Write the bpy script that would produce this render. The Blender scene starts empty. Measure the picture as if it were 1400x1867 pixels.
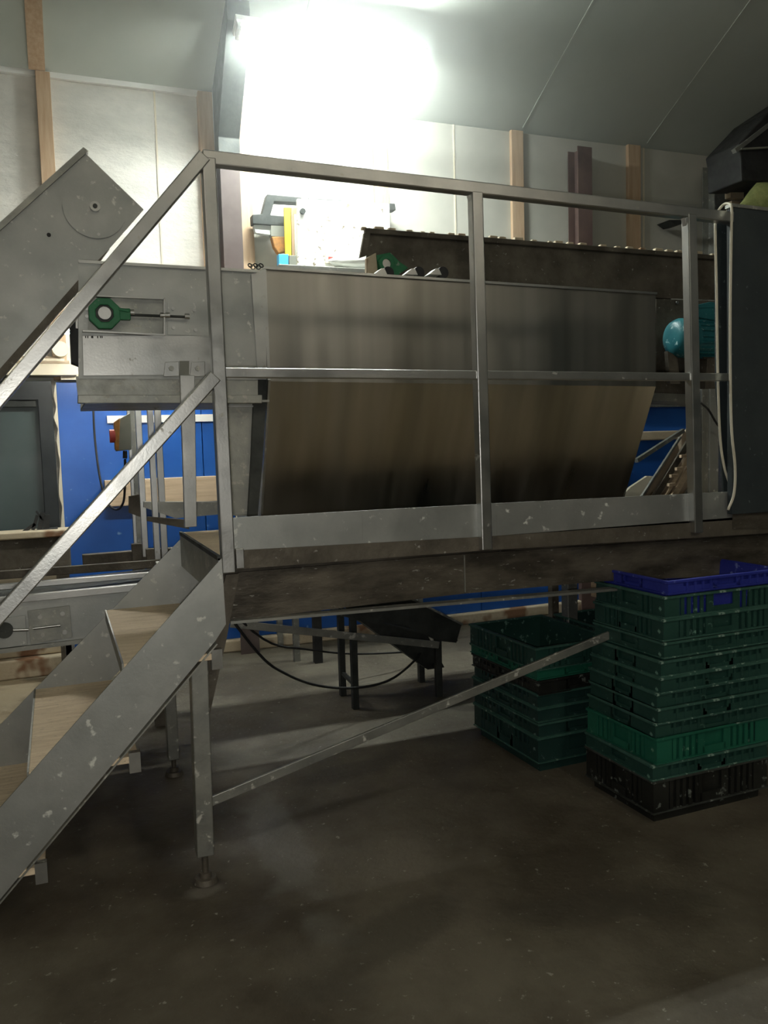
import bpy, bmesh, math, random
from mathutils import Vector, Matrix
random.seed(7)
S = bpy.context.scene
COL = S.collection
# ------------------------------------------------------------------ camera
CAM = Vector((0, 0, 1.5))
RIGHT = Vector((0.93033302, -0.36559445, -0.02865625))
DOWN = Vector((-0.05704007, -0.06707241, -0.99611632))
FWD = Vector((0.36225255, 0.92835445, -0.08325321))
FPX = 1521.1
cd = bpy.data.cameras.new('camera'); cam = bpy.data.objects.new('camera', cd); COL.objects.link(cam)
m = Matrix.Identity(4)
for i in range(3):
    m[i][0] = RIGHT[i]; m[i][1] = -DOWN[i]; m[i][2] = -FWD[i]; m[i][3] = CAM[i]
cam.matrix_world = m
cd.sensor_fit = 'VERTICAL'; cd.sensor_height = 36.0; cd.lens = 36.0 * FPX / 1867.0
cd.clip_start = 0.02; cd.clip_end = 100
S.camera = cam
# ------------------------------------------------------------------ light and exposure
S.view_settings.view_transform = 'Standard'; S.view_settings.look = 'None'
S.view_settings.gamma = 1.0; S.view_settings.use_curve_mapping = False
S.view_settings.exposure = 0.0
LAMP_W = 490.0       # emission of the tubes under the eave
FILL_LAMP = 2100.0    # dim unseen tubes added behind the view as fill
LOW_LAMP = 175.0     # short tube hidden behind the conveyor head
TORCH = 62.0        # lamp of the phone
HAZE = 0.13
w = bpy.data.worlds.new('shed_air'); S.world = w; w.use_nodes = True
w.node_tree.nodes['Background'].inputs[0].default_value = (0.62, 0.68, 0.60, 1)
w.node_tree.nodes['Background'].inputs[1].default_value = 0.02
ld = bpy.data.lights.new('phone_torch', 'POINT'); ld.energy = TORCH; ld.color = (1.0, 0.97, 0.90); ld.shadow_soft_size = 0.012
lo = bpy.data.objects.new('phone_torch', ld); lo.location = CAM + RIGHT * -0.012 - DOWN * -0.03 - FWD * 0.0; COL.objects.link(lo)

# ------------------------------------------------------------------ helpers
def ray(px, py): return RIGHT * ((px - 700) / FPX) + DOWN * ((py - 933.5) / FPX) + FWD
def at(px, py, Y):
    r = ray(px, py); return CAM + r * (Y / r.y)
def atz(px, py, z=0.0):
    r = ray(px, py); return CAM + r * ((z - 1.5) / r.z)
MATS = {}
def mat(name, c1, c2=None, metal=0.0, rough=0.5, r2=None, scale=6.0, stretch=(1, 1, 1), bump=0.0, bscale=40.0,
        spots=None, spot_amt=0.0, spot_scale=30.0, emis=None, estr=0.0, lo_=0.35, hi_=0.65, detail=6.0, aniso=0.0):
    mt = bpy.data.materials.new(name); mt.use_nodes = True; nt = mt.node_tree; n = nt.nodes; L = nt.links
    b = n['Principled BSDF']; b.inputs['Metallic'].default_value = metal; b.inputs['Roughness'].default_value = rough
    tc = n.new('ShaderNodeTexCoord'); mp = n.new('ShaderNodeMapping'); mp.inputs['Scale'].default_value = stretch
    L.new(tc.outputs['Object'], mp.inputs['Vector'])
    def noise(sc, dt=detail):
        t = n.new('ShaderNodeTexNoise'); t.inputs['Scale'].default_value = sc; t.inputs['Detail'].default_value = dt
        t.inputs['Roughness'].default_value = 0.62
        L.new(mp.outputs['Vector'], t.inputs['Vector']); return t
    if c2 is None: c2 = c1
    t = noise(scale); rp = n.new('ShaderNodeMapRange'); rp.inputs[1].default_value = lo_; rp.inputs[2].default_value = hi_
    L.new(t.outputs['Fac'], rp.inputs[0])
    mx = n.new('ShaderNodeMix'); mx.data_type = 'RGBA'; mx.inputs[6].default_value = (*c1, 1); mx.inputs[7].default_value = (*c2, 1)
    L.new(rp.outputs[0], mx.inputs[0]); out = mx.outputs[2]
    if spots:
        t2 = noise(spot_scale, 3); r3 = n.new('ShaderNodeMapRange'); r3.inputs[1].default_value = .925 - spot_amt; r3.inputs[2].default_value = .925 - spot_amt + 0.07
        L.new(t2.outputs['Fac'], r3.inputs[0])
        m2 = n.new('ShaderNodeMix'); m2.data_type = 'RGBA'; m2.inputs[7].default_value = (*spots, 1)
        L.new(r3.outputs[0], m2.inputs[0]); L.new(out, m2.inputs[6]); out = m2.outputs[2]
        if metal > 0:
            mr = n.new('ShaderNodeMapRange'); mr.inputs[3].default_value = metal; mr.inputs[4].default_value = 0.0
            L.new(r3.outputs[0], mr.inputs[0]); L.new(mr.outputs[0], b.inputs['Metallic'])
    L.new(out, b.inputs['Base Color'])
    if r2 is not None:
        rr = n.new('ShaderNodeMapRange'); rr.inputs[1].default_value = 0.3; rr.inputs[2].default_value = 0.7
        rr.inputs[3].default_value = rough; rr.inputs[4].default_value = r2
        L.new(noise(scale * 1.7).outputs['Fac'], rr.inputs[0]); L.new(rr.outputs[0], b.inputs['Roughness'])
    if bump:
        bp = n.new('ShaderNodeBump'); bp.inputs['Strength'].default_value = bump; bp.inputs['Distance'].default_value = 0.01
        L.new(noise(bscale).outputs['Fac'], bp.inputs['Height']); L.new(bp.outputs[0], b.inputs['Normal'])
    if emis:
        b.inputs['Emission Color'].default_value = (*emis, 1); b.inputs['Emission Strength'].default_value = estr
    MATS[name] = mt; return mt
steel = mat('brushed_steel', (.47, .48, .47), (.58, .58, .56), 1.0, .28, .42, 5, (1, 1, 1), .05, 120, (.42, .41, .37), .27, 26)
steel_v = mat('rolled_steel_sheet', (.33, .315, .275), (.50, .475, .43), 1.0, .26, .46, 1.3, (3, 1, .04), detail=3)
dull = mat('dull_steel', (.30, .31, .29), (.42, .42, .38), .85, .42, .6, 7, (1, 1, 1), .1, 60, (.50, .49, .44), .32, 30)
grey_s = mat('worn_grey_steel', (.36, .375, .36), (.46, .47, .45), .75, .42, .58, 4, (1, 1, 1), .06, 90, (.66, .67, .62), .29, 22)
dirty = mat('caked_dirty_steel', (.075, .065, .05), (.17, .15, .12), .45, .5, .75, 5, (1, 1, 1), .3, 50, (.30, .29, .26), .262, 34)
fasc = mat('stained_fascia_steel', (.05, .043, .033), (.16, .14, .11), .5, .38, .6, 4, (1, 1, 3), .2, 40, (.28, .28, .25), .262, 30)
dark = mat('dark_steel', (.035, .04, .038), (.07, .075, .07), .5, .5, .7, 8, bump=.15)
black = mat('black_rubber', (.012, .013, .014), (.03, .03, .03), 0, .6, .8, 9, bump=.1)
slate = mat('slate_sheet', (.018, .026, .030), (.032, .042, .044), 0, .55, .75, 3, (1, 1, 1), .1, 40, (.12, .15, .14), .25, 42)
wood = mat('raw_timber', (.46, .31, .19), (.56, .41, .27), 0, .75, None, 6, (6, 6, .5), .12, 60)
woodx = mat('raw_timber_rail', (.50, .37, .24), (.66, .52, .36), 0, .75, None, 5, (.6, 6, 8), .12, 60)
ply = mat('worn_plywood_tread', (.68, .54, .37), (.85, .71, .52), 0, .8, None, 5, (1.2, 9, 9), .2, 60, (.22, .16, .10), .30, 30)
foam = mat('crinkled_insulation_board', (.60, .59, .54), (.70, .68, .62), 0, .62, .75, 5, (1, 1, 2), .55, 22)
board = mat('grey_insulation_board', (.44, .44, .385), (.50, .49, .43), 0, .6, .7, 3, bump=.1, bscale=12)
ceilm = mat('grey_roof_lining', (.46, .50, .45), (.52, .55, .50), 0, .6, .75, 1.2, bump=.1, bscale=4)
bluep = mat('blue_cladding', (.012, .085, .36), (.022, .12, .46), 0, .27, .34, 1.5, (1, 1, 1), .16, 3.2, (.20, .36, .62), .23, 9)
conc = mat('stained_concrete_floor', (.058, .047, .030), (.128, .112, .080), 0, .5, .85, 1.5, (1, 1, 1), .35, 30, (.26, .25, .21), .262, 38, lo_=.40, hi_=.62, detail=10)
kerbm = mat('pale_concrete', (.46, .38, .26), (.60, .51, .37), 0, .85, None, 3, bump=.3, bscale=25, spots=(.24, .13, .07), spot_amt=.36, spot_scale=3)
green = mat('green_cast_iron', (.015, .15, .06), (.03, .21, .09), 0, .42, .6, 8, bump=.1, spots=(.25, .3, .25), spot_amt=.3, spot_scale=30)
teal = mat('teal_enamel', (.01, .10, .12), (.02, .15, .17), 0, .35, .5, 8, bump=.1, spots=(.35, .5, .5), spot_amt=.32, spot_scale=24)
redox = mat('red_oxide_steel', (.10, .062, .055), (.15, .095, .08), 0, .55, .7, 5, bump=.1)
white = mat('white_paint', (.78, .78, .74), (.84, .83, .78), 0, .5, None, 5, spots=(.2, .17, .12), spot_amt=.345, spot_scale=26)
plainw = mat('plain_white', (.78, .78, .74), None, 0, .5)
cream = mat('cream_plastic', (.66, .60, .46), (.72, .66, .52), 0, .6)
yellow = mat('yellow_enamel', (.80, .62, .03), (.86, .70, .08), 0, .45)
red = mat('red_plastic', (.48, .06, .05), None, 0, .5)
ltblue = mat('light_blue_plastic', (.08, .42, .72), None, 0, .5)
orange = mat('rusty_orange', (.50, .22, .05), (.30, .15, .05), 0, .7, None, 30)
boxgrey = mat('grey_plastic', (.20, .21, .18), (.26, .26, .22), 0, .5)
purple = mat('purple_grey_paint', (.085, .062, .058), (.11, .085, .078), 0, .55)
lid = mat('paper_label', (.50, .53, .50), (.58, .60, .56), 0, .7)
pane = mat('dusty_dark_glass', (.055, .085, .085), (.07, .10, .10), 0, .3, .4, 2)
frameb = mat('black_frame', (.010, .014, .016), (.02, .025, .027), 0, .45)
g_dark = mat('dark_green_plastic', (.009, .042, .033), (.016, .062, .048), 0, .42, .6, 5, bump=.08, spots=(.16, .30, .24), spot_amt=.30, spot_scale=24)
g_deep = mat('deep_green_plastic', (.006, .028, .025), (.012, .044, .037), 0, .45, .6, 5, bump=.08, spots=(.14, .22, .20), spot_amt=.28, spot_scale=24)
g_brt = mat('bright_green_plastic', (.007, .095, .058), (.012, .125, .075), 0, .42, .6, 5, bump=.08, spots=(.2, .38, .28), spot_amt=.28, spot_scale=24)
b_cr = mat('royal_blue_plastic', (.014, .022, .22), (.022, .034, .29), 0, .42, .6, 5, bump=.08, spots=(.16, .20, .5), spot_amt=.3, spot_scale=24)
k_cr = mat('black_plastic', (.006, .007, .006), (.016, .017, .014), 0, .45, .6, 5, bump=.08, spots=(.16, .18, .16), spot_amt=.31, spot_scale=26)
g_rim = mat('highlit_scuffed_green_rim', (.022, .082, .062), (.045, .115, .090), 0, .5, .7, 14, bump=.1, spots=(.25, .36, .30), spot_amt=.30, spot_scale=30)  # edge highlight put into the colour as a paler rim, plus scuff spots
k_rim = mat('highlit_scuffed_black_rim', (.02, .024, .02), (.05, .055, .048), 0, .5, .7, 14, bump=.1, spots=(.22, .24, .21), spot_amt=.30, spot_scale=30)  # black rim lightened the same way for edge highlights, with scuff spots
cordm = mat('cream_cord', (.60, .56, .44), (.70, .66, .54), 0, .8, bump=.2, bscale=200)
netm = mat('olive_netting', (.16, .18, .06), (.26, .28, .10), 0, .9, None, 12, bump=.8, bscale=30)
tanm = mat('tan_cardboard', (.34, .27, .19), (.42, .34, .25), 0, .9, None, 6)
tubem = mat('lit_tube', (.9, .9, .9), None, 0, .4, emis=(.93, 1.0, .95), estr=LAMP_W)
tube3 = mat('low_lit_tube', (.9, .9, .9), None, 0, .4, emis=(1.0, .97, .88), estr=LOW_LAMP)
tube2 = mat('fill_lit_tube', (.9, .9, .9), None, 0, .4, emis=(1.0, .90, .72), estr=FILL_LAMP * .1)

def stain(mt, c, rx, ry, ang, col, amt, soft=.6):
    nt = mt.node_tree; n = nt.nodes; L = nt.links; b = n['Principled BSDF']; src = b.inputs['Base Color'].links[0].from_socket
    ge = n.new('ShaderNodeNewGeometry'); sub = n.new('ShaderNodeVectorMath'); sub.operation = 'SUBTRACT'; sub.inputs[1].default_value = (c[0], c[1], 0); L.new(ge.outputs['Position'], sub.inputs[0])
    nz = n.new('ShaderNodeTexNoise'); nz.inputs['Scale'].default_value = 5; nz.inputs['Detail'].default_value = 5; L.new(ge.outputs['Position'], nz.inputs['Vector'])
    ro = n.new('ShaderNodeVectorRotate'); ro.rotation_type = 'Z_AXIS'; ro.inputs['Angle'].default_value = -ang; L.new(sub.outputs[0], ro.inputs['Vector'])
    mu = n.new('ShaderNodeVectorMath'); mu.operation = 'MULTIPLY'; mu.inputs[1].default_value = (1 / rx, 1 / ry, 0); L.new(ro.outputs[0], mu.inputs[0])
    le = n.new('ShaderNodeVectorMath'); le.operation = 'LENGTH'; L.new(mu.outputs[0], le.inputs[0])
    ad = n.new('ShaderNodeMath'); ad.operation = 'MULTIPLY_ADD'; ad.inputs[1].default_value = 1.8; L.new(nz.outputs['Fac'], ad.inputs[0]); L.new(le.outputs['Value'], ad.inputs[2])
    mr = n.new('ShaderNodeMapRange'); mr.interpolation_type = 'SMOOTHSTEP'; mr.inputs[1].default_value = 1.9 - soft; mr.inputs[2].default_value = 1.9; mr.inputs[3].default_value = amt; mr.inputs[4].default_value = 0; L.new(ad.outputs[0], mr.inputs[0])
    mx = n.new('ShaderNodeMix'); mx.data_type = 'RGBA'; mx.inputs[7].default_value = (*col, 1); L.new(mr.outputs[0], mx.inputs[0]); L.new(src, mx.inputs[6]); L.new(mx.outputs[2], b.inputs['Base Color'])
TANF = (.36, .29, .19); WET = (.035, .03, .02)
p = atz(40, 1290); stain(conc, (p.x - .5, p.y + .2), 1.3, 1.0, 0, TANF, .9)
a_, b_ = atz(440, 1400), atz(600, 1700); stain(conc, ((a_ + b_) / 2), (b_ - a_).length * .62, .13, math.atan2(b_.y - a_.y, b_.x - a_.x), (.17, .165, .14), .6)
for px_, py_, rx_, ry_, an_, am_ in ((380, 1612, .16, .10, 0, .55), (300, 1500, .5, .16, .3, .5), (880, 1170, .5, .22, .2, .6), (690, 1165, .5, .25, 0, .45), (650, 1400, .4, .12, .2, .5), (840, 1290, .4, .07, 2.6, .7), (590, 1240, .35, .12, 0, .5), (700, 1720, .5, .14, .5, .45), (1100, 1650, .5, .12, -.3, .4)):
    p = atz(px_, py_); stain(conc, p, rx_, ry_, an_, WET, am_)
p = atz(380, 1622); stain(conc, p, .09, .05, .2, (.20, .18, .15), .6)
class MB:
    def __init__(s): s.v = []; s.f = []; s.sm = []
    def add(s, vs, fs, smooth=False):
        k = len(s.v); s.v += [Vector(v) for v in vs]; s.f += [tuple(i + k for i in f) for f in fs]; s.sm += [smooth] * len(fs); return s
    def box(s, a, b):
        x0, x1 = sorted((a[0], b[0])); y0, y1 = sorted((a[1], b[1])); z0, z1 = sorted((a[2], b[2]))
        return s.add([(x0, y0, z0), (x1, y0, z0), (x1, y1, z0), (x0, y1, z0), (x0, y0, z1), (x1, y0, z1), (x1, y1, z1), (x0, y1, z1)],
                     [(0, 3, 2, 1), (4, 5, 6, 7), (0, 1, 5, 4), (1, 2, 6, 5), (2, 3, 7, 6), (3, 0, 4, 7)])
    def prism(s, pts, d):           # polygon pts swept by vector d
        n = len(pts); P = [Vector(p) for p in pts]; d = Vector(d)
        return s.add(P + [p + d for p in P], [tuple(range(n)), tuple(range(2 * n - 1, n - 1, -1))] + [(i, i + n, (i + 1) % n + n, (i + 1) % n) for i in range(n)])
    def pprism(s, pix, Y, t): return s.prism([at(x, y, Y) for x, y in pix], (0, t, 0))
    def pbox(s, x0, y0, x1, y1, Y, t):
        a = at(x0, y0, Y); b = at(x1, y1, Y); return s.box((a.x, Y, a.z), (b.x, Y + t, b.z))
    def bar(s, a, b, w_, h_, up=(0, 1, 0)):      # rectangular section bar: w_ across, h_ along 'up'
        a = Vector(a); b = Vector(b); d = (b - a).normalized(); u = Vector(up); u = (u - d * u.dot(d)).normalized(); r = d.cross(u)
        c = [r * (i * w_ / 2) + u * (j * h_ / 2) for i, j in ((-1, -1), (1, -1), (1, 1), (-1, 1))]
        return s.add([a + q for q in c] + [b + q for q in c], [(0, 3, 2, 1), (4, 5, 6, 7), (0, 1, 5, 4), (1, 2, 6, 5), (2, 3, 7, 6), (3, 0, 4, 7)])
    def cyl(s, a, b, r, r2=None, n=20):
        a = Vector(a); b = Vector(b); d = (b - a).normalized(); u = d.orthogonal().normalized(); v = d.cross(u); r2 = r if r2 is None else r2
        A = [a + (u * math.cos(t) + v * math.sin(t)) * r for t in (2 * math.pi * i / n for i in range(n))]
        B = [b + (u * math.cos(t) + v * math.sin(t)) * r2 for t in (2 * math.pi * i / n for i in range(n))]
        s.add(A + B, [(i, (i + 1) % n, (i + 1) % n + n, i + n) for i in range(n)], True)
        return s.add(A + B, [tuple(range(n - 1, -1, -1)), tuple(range(n, 2 * n))])
    def ring(s, a, b, r, ri, n=24, flat=False):     # annulus swept from a to b
        a = Vector(a); b = Vector(b); d = (b - a).normalized(); u = d.orthogonal().normalized(); v = d.cross(u); P = []
        for c in (a, b):
            for rr in (r, ri): P += [c + (u * math.cos(2 * math.pi * (i + .5) / n) + v * math.sin(2 * math.pi * (i + .5) / n)) * rr for i in range(n)]
        F = []
        for i in range(n):
            j = (i + 1) % n; F += [(i, j, j + n, i + n), (2 * n + i, 3 * n + i, 3 * n + j, 2 * n + j), (i, 2 * n + i, 2 * n + j, j), (n + i, n + j, 3 * n + j, 3 * n + i)]
        return s.add(P, F)
    def tube(s, pts, r, n=8):
        P = [Vector(p) for p in pts]; R = []; u = None
        for i, p in enumerate(P):
            d = (P[min(i + 1, len(P) - 1)] - P[max(i - 1, 0)]).normalized()
            u = d.orthogonal() if u is None else u - d * u.dot(d); u.normalize(); v = d.cross(u)
            R += [p + (u * math.cos(2 * math.pi * k / n) + v * math.sin(2 * math.pi * k / n)) * r for k in range(n)]
        F = [(i * n + k, i * n + (k + 1) % n, (i + 1) * n + (k + 1) % n, (i + 1) * n + k) for i in range(len(P) - 1) for k in range(n)]
        F += [tuple(range(n - 1, -1, -1)), tuple(range(len(R) - n, len(R)))]
        return s.add(R, F, True)
    def build(s, name, mt, parent=None, bevel=0.0, **props):
        off = WL[parent] if parent else Vector((0, 0, 0))
        base = off
        if not parent:
            xs = [v.x for v in s.v]; ys = [v.y for v in s.v]; zs = [v.z for v in s.v]
            base = Vector(((min(xs) + max(xs)) / 2, (min(ys) + max(ys)) / 2, min(zs)))
        me = bpy.data.meshes.new(name); me.from_pydata([v - base for v in s.v], [], s.f); me.materials.append(mt)
        for p, q in zip(me.polygons, s.sm): p.use_smooth = q
        bm = bmesh.new(); bm.from_mesh(me); bmesh.ops.remove_doubles(bm, verts=bm.verts, dist=1e-6) if not any(s.sm) else None
        bmesh.ops.recalc_face_normals(bm, faces=bm.faces); bm.to_mesh(me); bm.free()
        o = bpy.data.objects.new(name, me); COL.objects.link(o)
        if parent: o.parent = parent
        else: o.location = base
        WL[o] = base
        if bevel:
            bv = o.modifiers.new('edge', 'BEVEL'); bv.width = bevel; bv.segments = 2; bv.limit_method = 'ANGLE'
        for k, v in props.items(): o[k] = v
        return o
WL = {}
def smoothpts(pts, k=6):
    P = [Vector(p) for p in pts]; P = [P[0] * 2 - P[1]] + P + [P[-1] * 2 - P[-2]]; out = []
    for i in range(1, len(P) - 2):
        for j in range(k):
            t = j / k; a, b, c, d = P[i - 1:i + 3]
            out.append(.5 * ((2 * b) + (c - a) * t + (2 * a - 5 * b + 4 * c - d) * t * t + (3 * b - a - 3 * c + d) * t ** 3))
    return out + [P[-2]]
def thing(name, label, cat, loc, group=None):
    o = bpy.data.objects.new(name, None); o.empty_display_size = .1; COL.objects.link(o); o.location = loc; WL[o] = Vector(loc)
    o['label'] = label; o['category'] = cat
    if group: o['group'] = group
    return o
def tag(o, label, cat, group=None):
    o['label'] = label; o['category'] = cat
    if group: o['group'] = group
    return o
def struct(name, mb, mt, parent=None, bevel=0):
    o = mb.build(name, mt, parent, bevel)
    if not parent: o['kind'] = 'structure'
    return o
TN = [0]
def trim(mb, mt, bevel=0): TN[0] += 1; return struct('trim_%d' % TN[0], mb, mt, None, bevel)

# ------------------------------------------------------------------ the shed
XL, XR, YB, YF = -6.0, 5.98, 6.12, -6.5
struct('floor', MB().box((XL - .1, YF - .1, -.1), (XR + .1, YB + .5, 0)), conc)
struct('wall_back', MB().box((XL, YB, 0), (XR, YB + .15, 4.1)), foam)
struct('wall_right', MB().prism([(XR, YF, 0), (XR, YB, 0), (XR, YB, 4.0), (XR, -.2, 7.5), (XR, YF, 4.0)], (.12, 0, 0)), slate)
struct('wall_left', MB().prism([(XL - .12, YF, 0), (XL - .12, YB, 0), (XL - .12, YB, 4.0), (XL - .12, -.2, 7.5), (XL - .12, YF, 4.0)], (.12, 0, 0)), slate)
struct('wall_front', MB().box((XL, YF - .12, 0), (XR, YF, 4.1)), slate)
def zc(y): return 3.985 + .55 * (6.1 - y)
cl = MB()
cl.prism([(XL, YB, zc(YB)), (XL, -.2, zc(-.2)), (XL, YF, 3.9), (XL, YF, 4.0), (XL, -.2, zc(-.2) + .1), (XL, YB, zc(YB) + .1)], (XR - XL, 0, 0))
struct('ceiling', cl, ceilm)
# lining boards of the back wall (right part smooth and grey) and their battens
trim(MB().box((1.38, YB - .03, 1.98), (XR, YB, 3.97)), board)
for x, wd, zb in ((.062, .045, 1.98), (1.113, .05, 1.98), (1.376, .045, 1.98), (2.42, .055, 1.98), (3.61, .055, 1.98), (4.76, .065, 1.98), (5.67, .07, 1.98)):
    trim(MB().box((x - wd, YB - .065, zb), (x + wd, YB - .03 if x > 1.3 else YB, 3.975)), wood, .003)
for x in (.775, 1.515 + .37, 3.054, 4.88):        # joints between boards
    trim(MB().box((x - .006, YB - (.036 if x > 1.38 else .006), 1.98), (x + .006, YB - (.03 if x > 1.38 else 0), 3.97)), cream)
trim(MB().box((-.9, YB - .03, 3.955), (1.1, YB, 3.99)), plainw)
for x, t_, mt_ in ((.03, .05, wood), (1.7, .006, ceilm), (3.67, .006, ceilm), (4.9, .006, ceilm)):   # strips running up the roof lining
    trim(MB().prism([(x - t_, 6.06, zc(6.06)), (x + t_, 6.06, zc(6.06)), (x + t_, 2.4, zc(2.4)), (x - t_, 2.4, zc(2.4))], (0, 0, -.03 if t_ > .03 else -.006)), mt_)
# blue cladding of the lower wall, panel by panel, kerb beneath, rails across
zb_ = .09
for x0, x1 in ((0.03, .98), (.985, 2.1), (2.105, 3.2), (3.205, 4.3), (4.305, XR)):
    trim(MB().box((x0, YB - .07, zb_), (x1, YB, 1.965)), bluep, .004)
ed = [(0.002, YB - .075, .10)]
for k in range(24): ed.append((.014 + random.uniform(-.011, .012), YB - .075, .16 + k * .0745))
ed += [(.03, YB - .075, 1.965), (.032, YB - .075, .10)]
trim(MB().prism(ed, (0, .07, 0)), cream)
trim(MB().box((.06, YB - .13, 1.975), (XR, YB - .0, 2.02)), cream, .004)
kb = MB(); kb.box((.0, YB - .12, 0), (XR, YB, zb_)); trim(kb, kerbm, .012)
kb = MB(); kb.box((-2.6, YB - .16, 0), (-.001, YB, .13)); kb.box((-2.6, YB - .08, .13), (-.001, YB, .74))
trim(kb, kerbm, .012)
# doorway with dark frame at the left
d1 = struct('window_1', MB().box((-1.6, YB - .04, .98), (-.05, YB - .01, 1.85)), pane)
fr = MB(); fr.box((-1.7, YB - .12, 1.85), (.0, YB, 1.97)); fr.box((-.09, YB - .12, .98), (.0, YB, 1.85)); fr.box((-1.7, YB - .12, .9), (-.0, YB, .98)); fr.box((-1.7, YB - .12, .98), (-1.6, YB, 1.85))
fr.build('window_frame', frameb, d1, .004)
MB().box((-1.6, YB - .10, 1.80), (-.10, YB - .045, 1.845)).build('window_bar', dark, d1, .003)
lg = MB().box((-1.9, YB - .19, 2.0), (.16, YB, 2.075)); trim(lg, cream, .004)
trim(MB().pbox(195, 758, 398, 768, YB - .09, .02), plainw)
o = MB().box((.30, YB - .14, 1.115), (1.35, YB - .07, 1.295)).build('timber_rail', woodx, None, .004); tag(o, 'pale timber rail fixed level across the blue wall behind the steel uprights', 'timber rail')
o = MB().box((4.6, YB - .12, 1.45), (XR - .02, YB - .07, 1.53)).build('crusted_ledge', kerbm, None, .01); tag(o, 'crusted grey ledge across the blue wall right of the hopper', 'ledge')
o = MB().box((4.7, YB - .12, 1.74), (XR - .02, YB - .07, 1.80)).build('wall_ledge', dull, None, .004); tag(o, 'narrow grey ledge on the blue wall just below the hopper fold height at right', 'ledge')

# steel columns on the back wall
def column(x, label, haunch, mt_):
    t = thing('steel_column', label, 'column', (x, YB - .2, 0), None)
    c = MB(); c.box((x - .068, YB - .215, 0), (x + .068, YB - .205, 3.85)); c.box((x - .068, YB - .075, 1.98), (x + .068, YB - .068, 3.85)); c.box((x - .005, YB - .205, 0), (x + .005, YB - .075, 3.85))
    c.build('shaft', mt_, t)
    if haunch:
        h = MB(); h.prism([(x - .075, YB - .22, 3.62), (x - .075, YB - .22, 3.5), (x - .075, YB - .09, 3.5), (x - .075, YB - .09, zc(YB - .09) - .03), (x - .075, 5.45, zc(5.45) - .02), (x - .075, 5.45, zc(5.45) - .16)], (.15, 0, 0))
        h.build('haunch', dark if haunch == 2 else mt_, t, .004)  # dark colour stands in for the backlit silhouette of the column head
    return t
column(1.235, 'purple-brown steel column with a flared head left of the white spattered cabinet', 2, purple)
column(4.15, 'slim dark brown steel column on the grey wall right of the middle railing post', 0, redox)
column(5.56, 'dark column beside a timber batten near the right end of the grey wall', 0, dull)

# ------------------------------------------------------------------ lamps of the shed and the added fill tubes
def tube_lamp(c, L_, tilt, tm, label, n=2, rr=.014, d=(1, 0, 0), hw=.12):
    t = thing('tube_lamp', label, 'lamp', c)
    c = Vector(c); d = Vector(d); nrm = Vector((0, -.48, -.877)) if tilt else Vector((0, 0, -1)); s_ = d.cross(nrm)
    MB().bar(c - d * L_ / 2, c + d * L_ / 2, hw, .05, nrm).build('housing', plainw, t, .004)
    for k in range(n):
        q = c + nrm * .05 + s_ * (.035 * (2 * k - 1) if n > 1 else 0)
        MB().cyl(q - d * (L_ / 2 - .03), q + d * (L_ / 2 - .03), rr, n=12).build('tube', tm, t)
    for s2 in (-1, 1):
        q = c + d * s2 * (L_ / 2 - .02) + nrm * .04; MB().bar(q - d * .012, q + d * .012, hw * .8, .06, nrm).build('lamp_holder', plainw, t)
    return t
tube_lamp((1.84, 5.38, 4.12), 1.30, True, tubem, 'glaring twin tube lamp on the sloping roof lining above the hopper')
tl_ = tube_lamp((.45, 5.22, 2.24), .8, False, tube3, 'short tube lamp on a post behind the conveyor head, lighting the lower wall', n=1, hw=.03)
MB().box((.43, 5.24, 0), (.47, 5.28, 2.24)).build('stand_post', dull, tl_)
for k, (x, y, z, nm) in enumerate(((-3.4, -1.2, 4.9, 'left, nearer the machine'), (-.6, -4.2, 5.0, 'left, deeper in the shed'), (2.0, -1.6, 5.2, 'middle, nearer the machine'), (4.3, -3.6, 4.6, 'right, deeper in the shed'))):
    tube_lamp((x, y, z), 1.5, False, tube2, 'dim unseen tube lamp added as fill behind the view, ' + nm, n=1, d=(0, 1, 0))

# ------------------------------------------------------------------ access platform
PY = 2.80; TW = .044
pf = thing('access_platform', 'stainless steel walkway with handrails, kick plate and plywood stair in front of the hopper', 'platform', (1.8, 3.2, 0))
def A(x, y, dy=0): return at(x, y, PY + dy)
h0 = A(368, 288); h1 = A(1332, 398)
h0.z -= .0
MB().bar(h0, h1, TW, TW).build('handrail', steel, pf, .004)
m0 = A(410, 680); m1 = A(1326, 688)
MB().bar(m0, m1, .032, .032).build('mid_rail', steel, pf, .003)
for xt, yt, xb, yb, lab in ((379, 290, 416, 1044, 0), (866, 352, 884, 1002, 0), (1256, 392, 1268, 971, 0)):
    MB().bar(A(xt, yt, -.002), A(xb, yb, -.002), TW, TW).build('post', steel, pf, .004)
for x, y in ((857, 362), (1247, 398)):
    a = A(x, y, -.01); MB().prism([a + Vector((-.004, 0, .012)), a + Vector((.02, 0, .012)), a + Vector((.02, 0, -.05))], (0, .02, 0)).build('weld_gusset', steel, pf)
tb = MB(); tb.pprism([(425, 944), (878, 919), (1340, 896), (1340, 955), (878, 985), (427, 1008)], PY + .012, .006); tb.build('kick_plate', steel if False else grey_s, pf)
tb = MB(); tb.pprism([(427, 1004), (878, 979), (1340, 948), (1560, 930), (1560, 962), (1290, 979), (878, 1004), (430, 1038)], PY + .004, .012); tb.build('kick_plate_lip', dirty, pf)
MB().pbox(430, 1001, 446, 1036, PY - .018, .02).build('end_clip', steel, pf, .002)
for x in (660, 905): MB().pbox(x, 935, x + 1.2, 985, PY + .0105, .001).build('seam', dull, pf)
fb = MB(); fb.pprism([(434, 1044), (850, 1010), (1290, 982), (1560, 965), (1560, 1040), (1095, 1060), (850, 1082), (418, 1132)], PY + .05, .006)
fb.build('fascia', fasc, pf)
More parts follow.
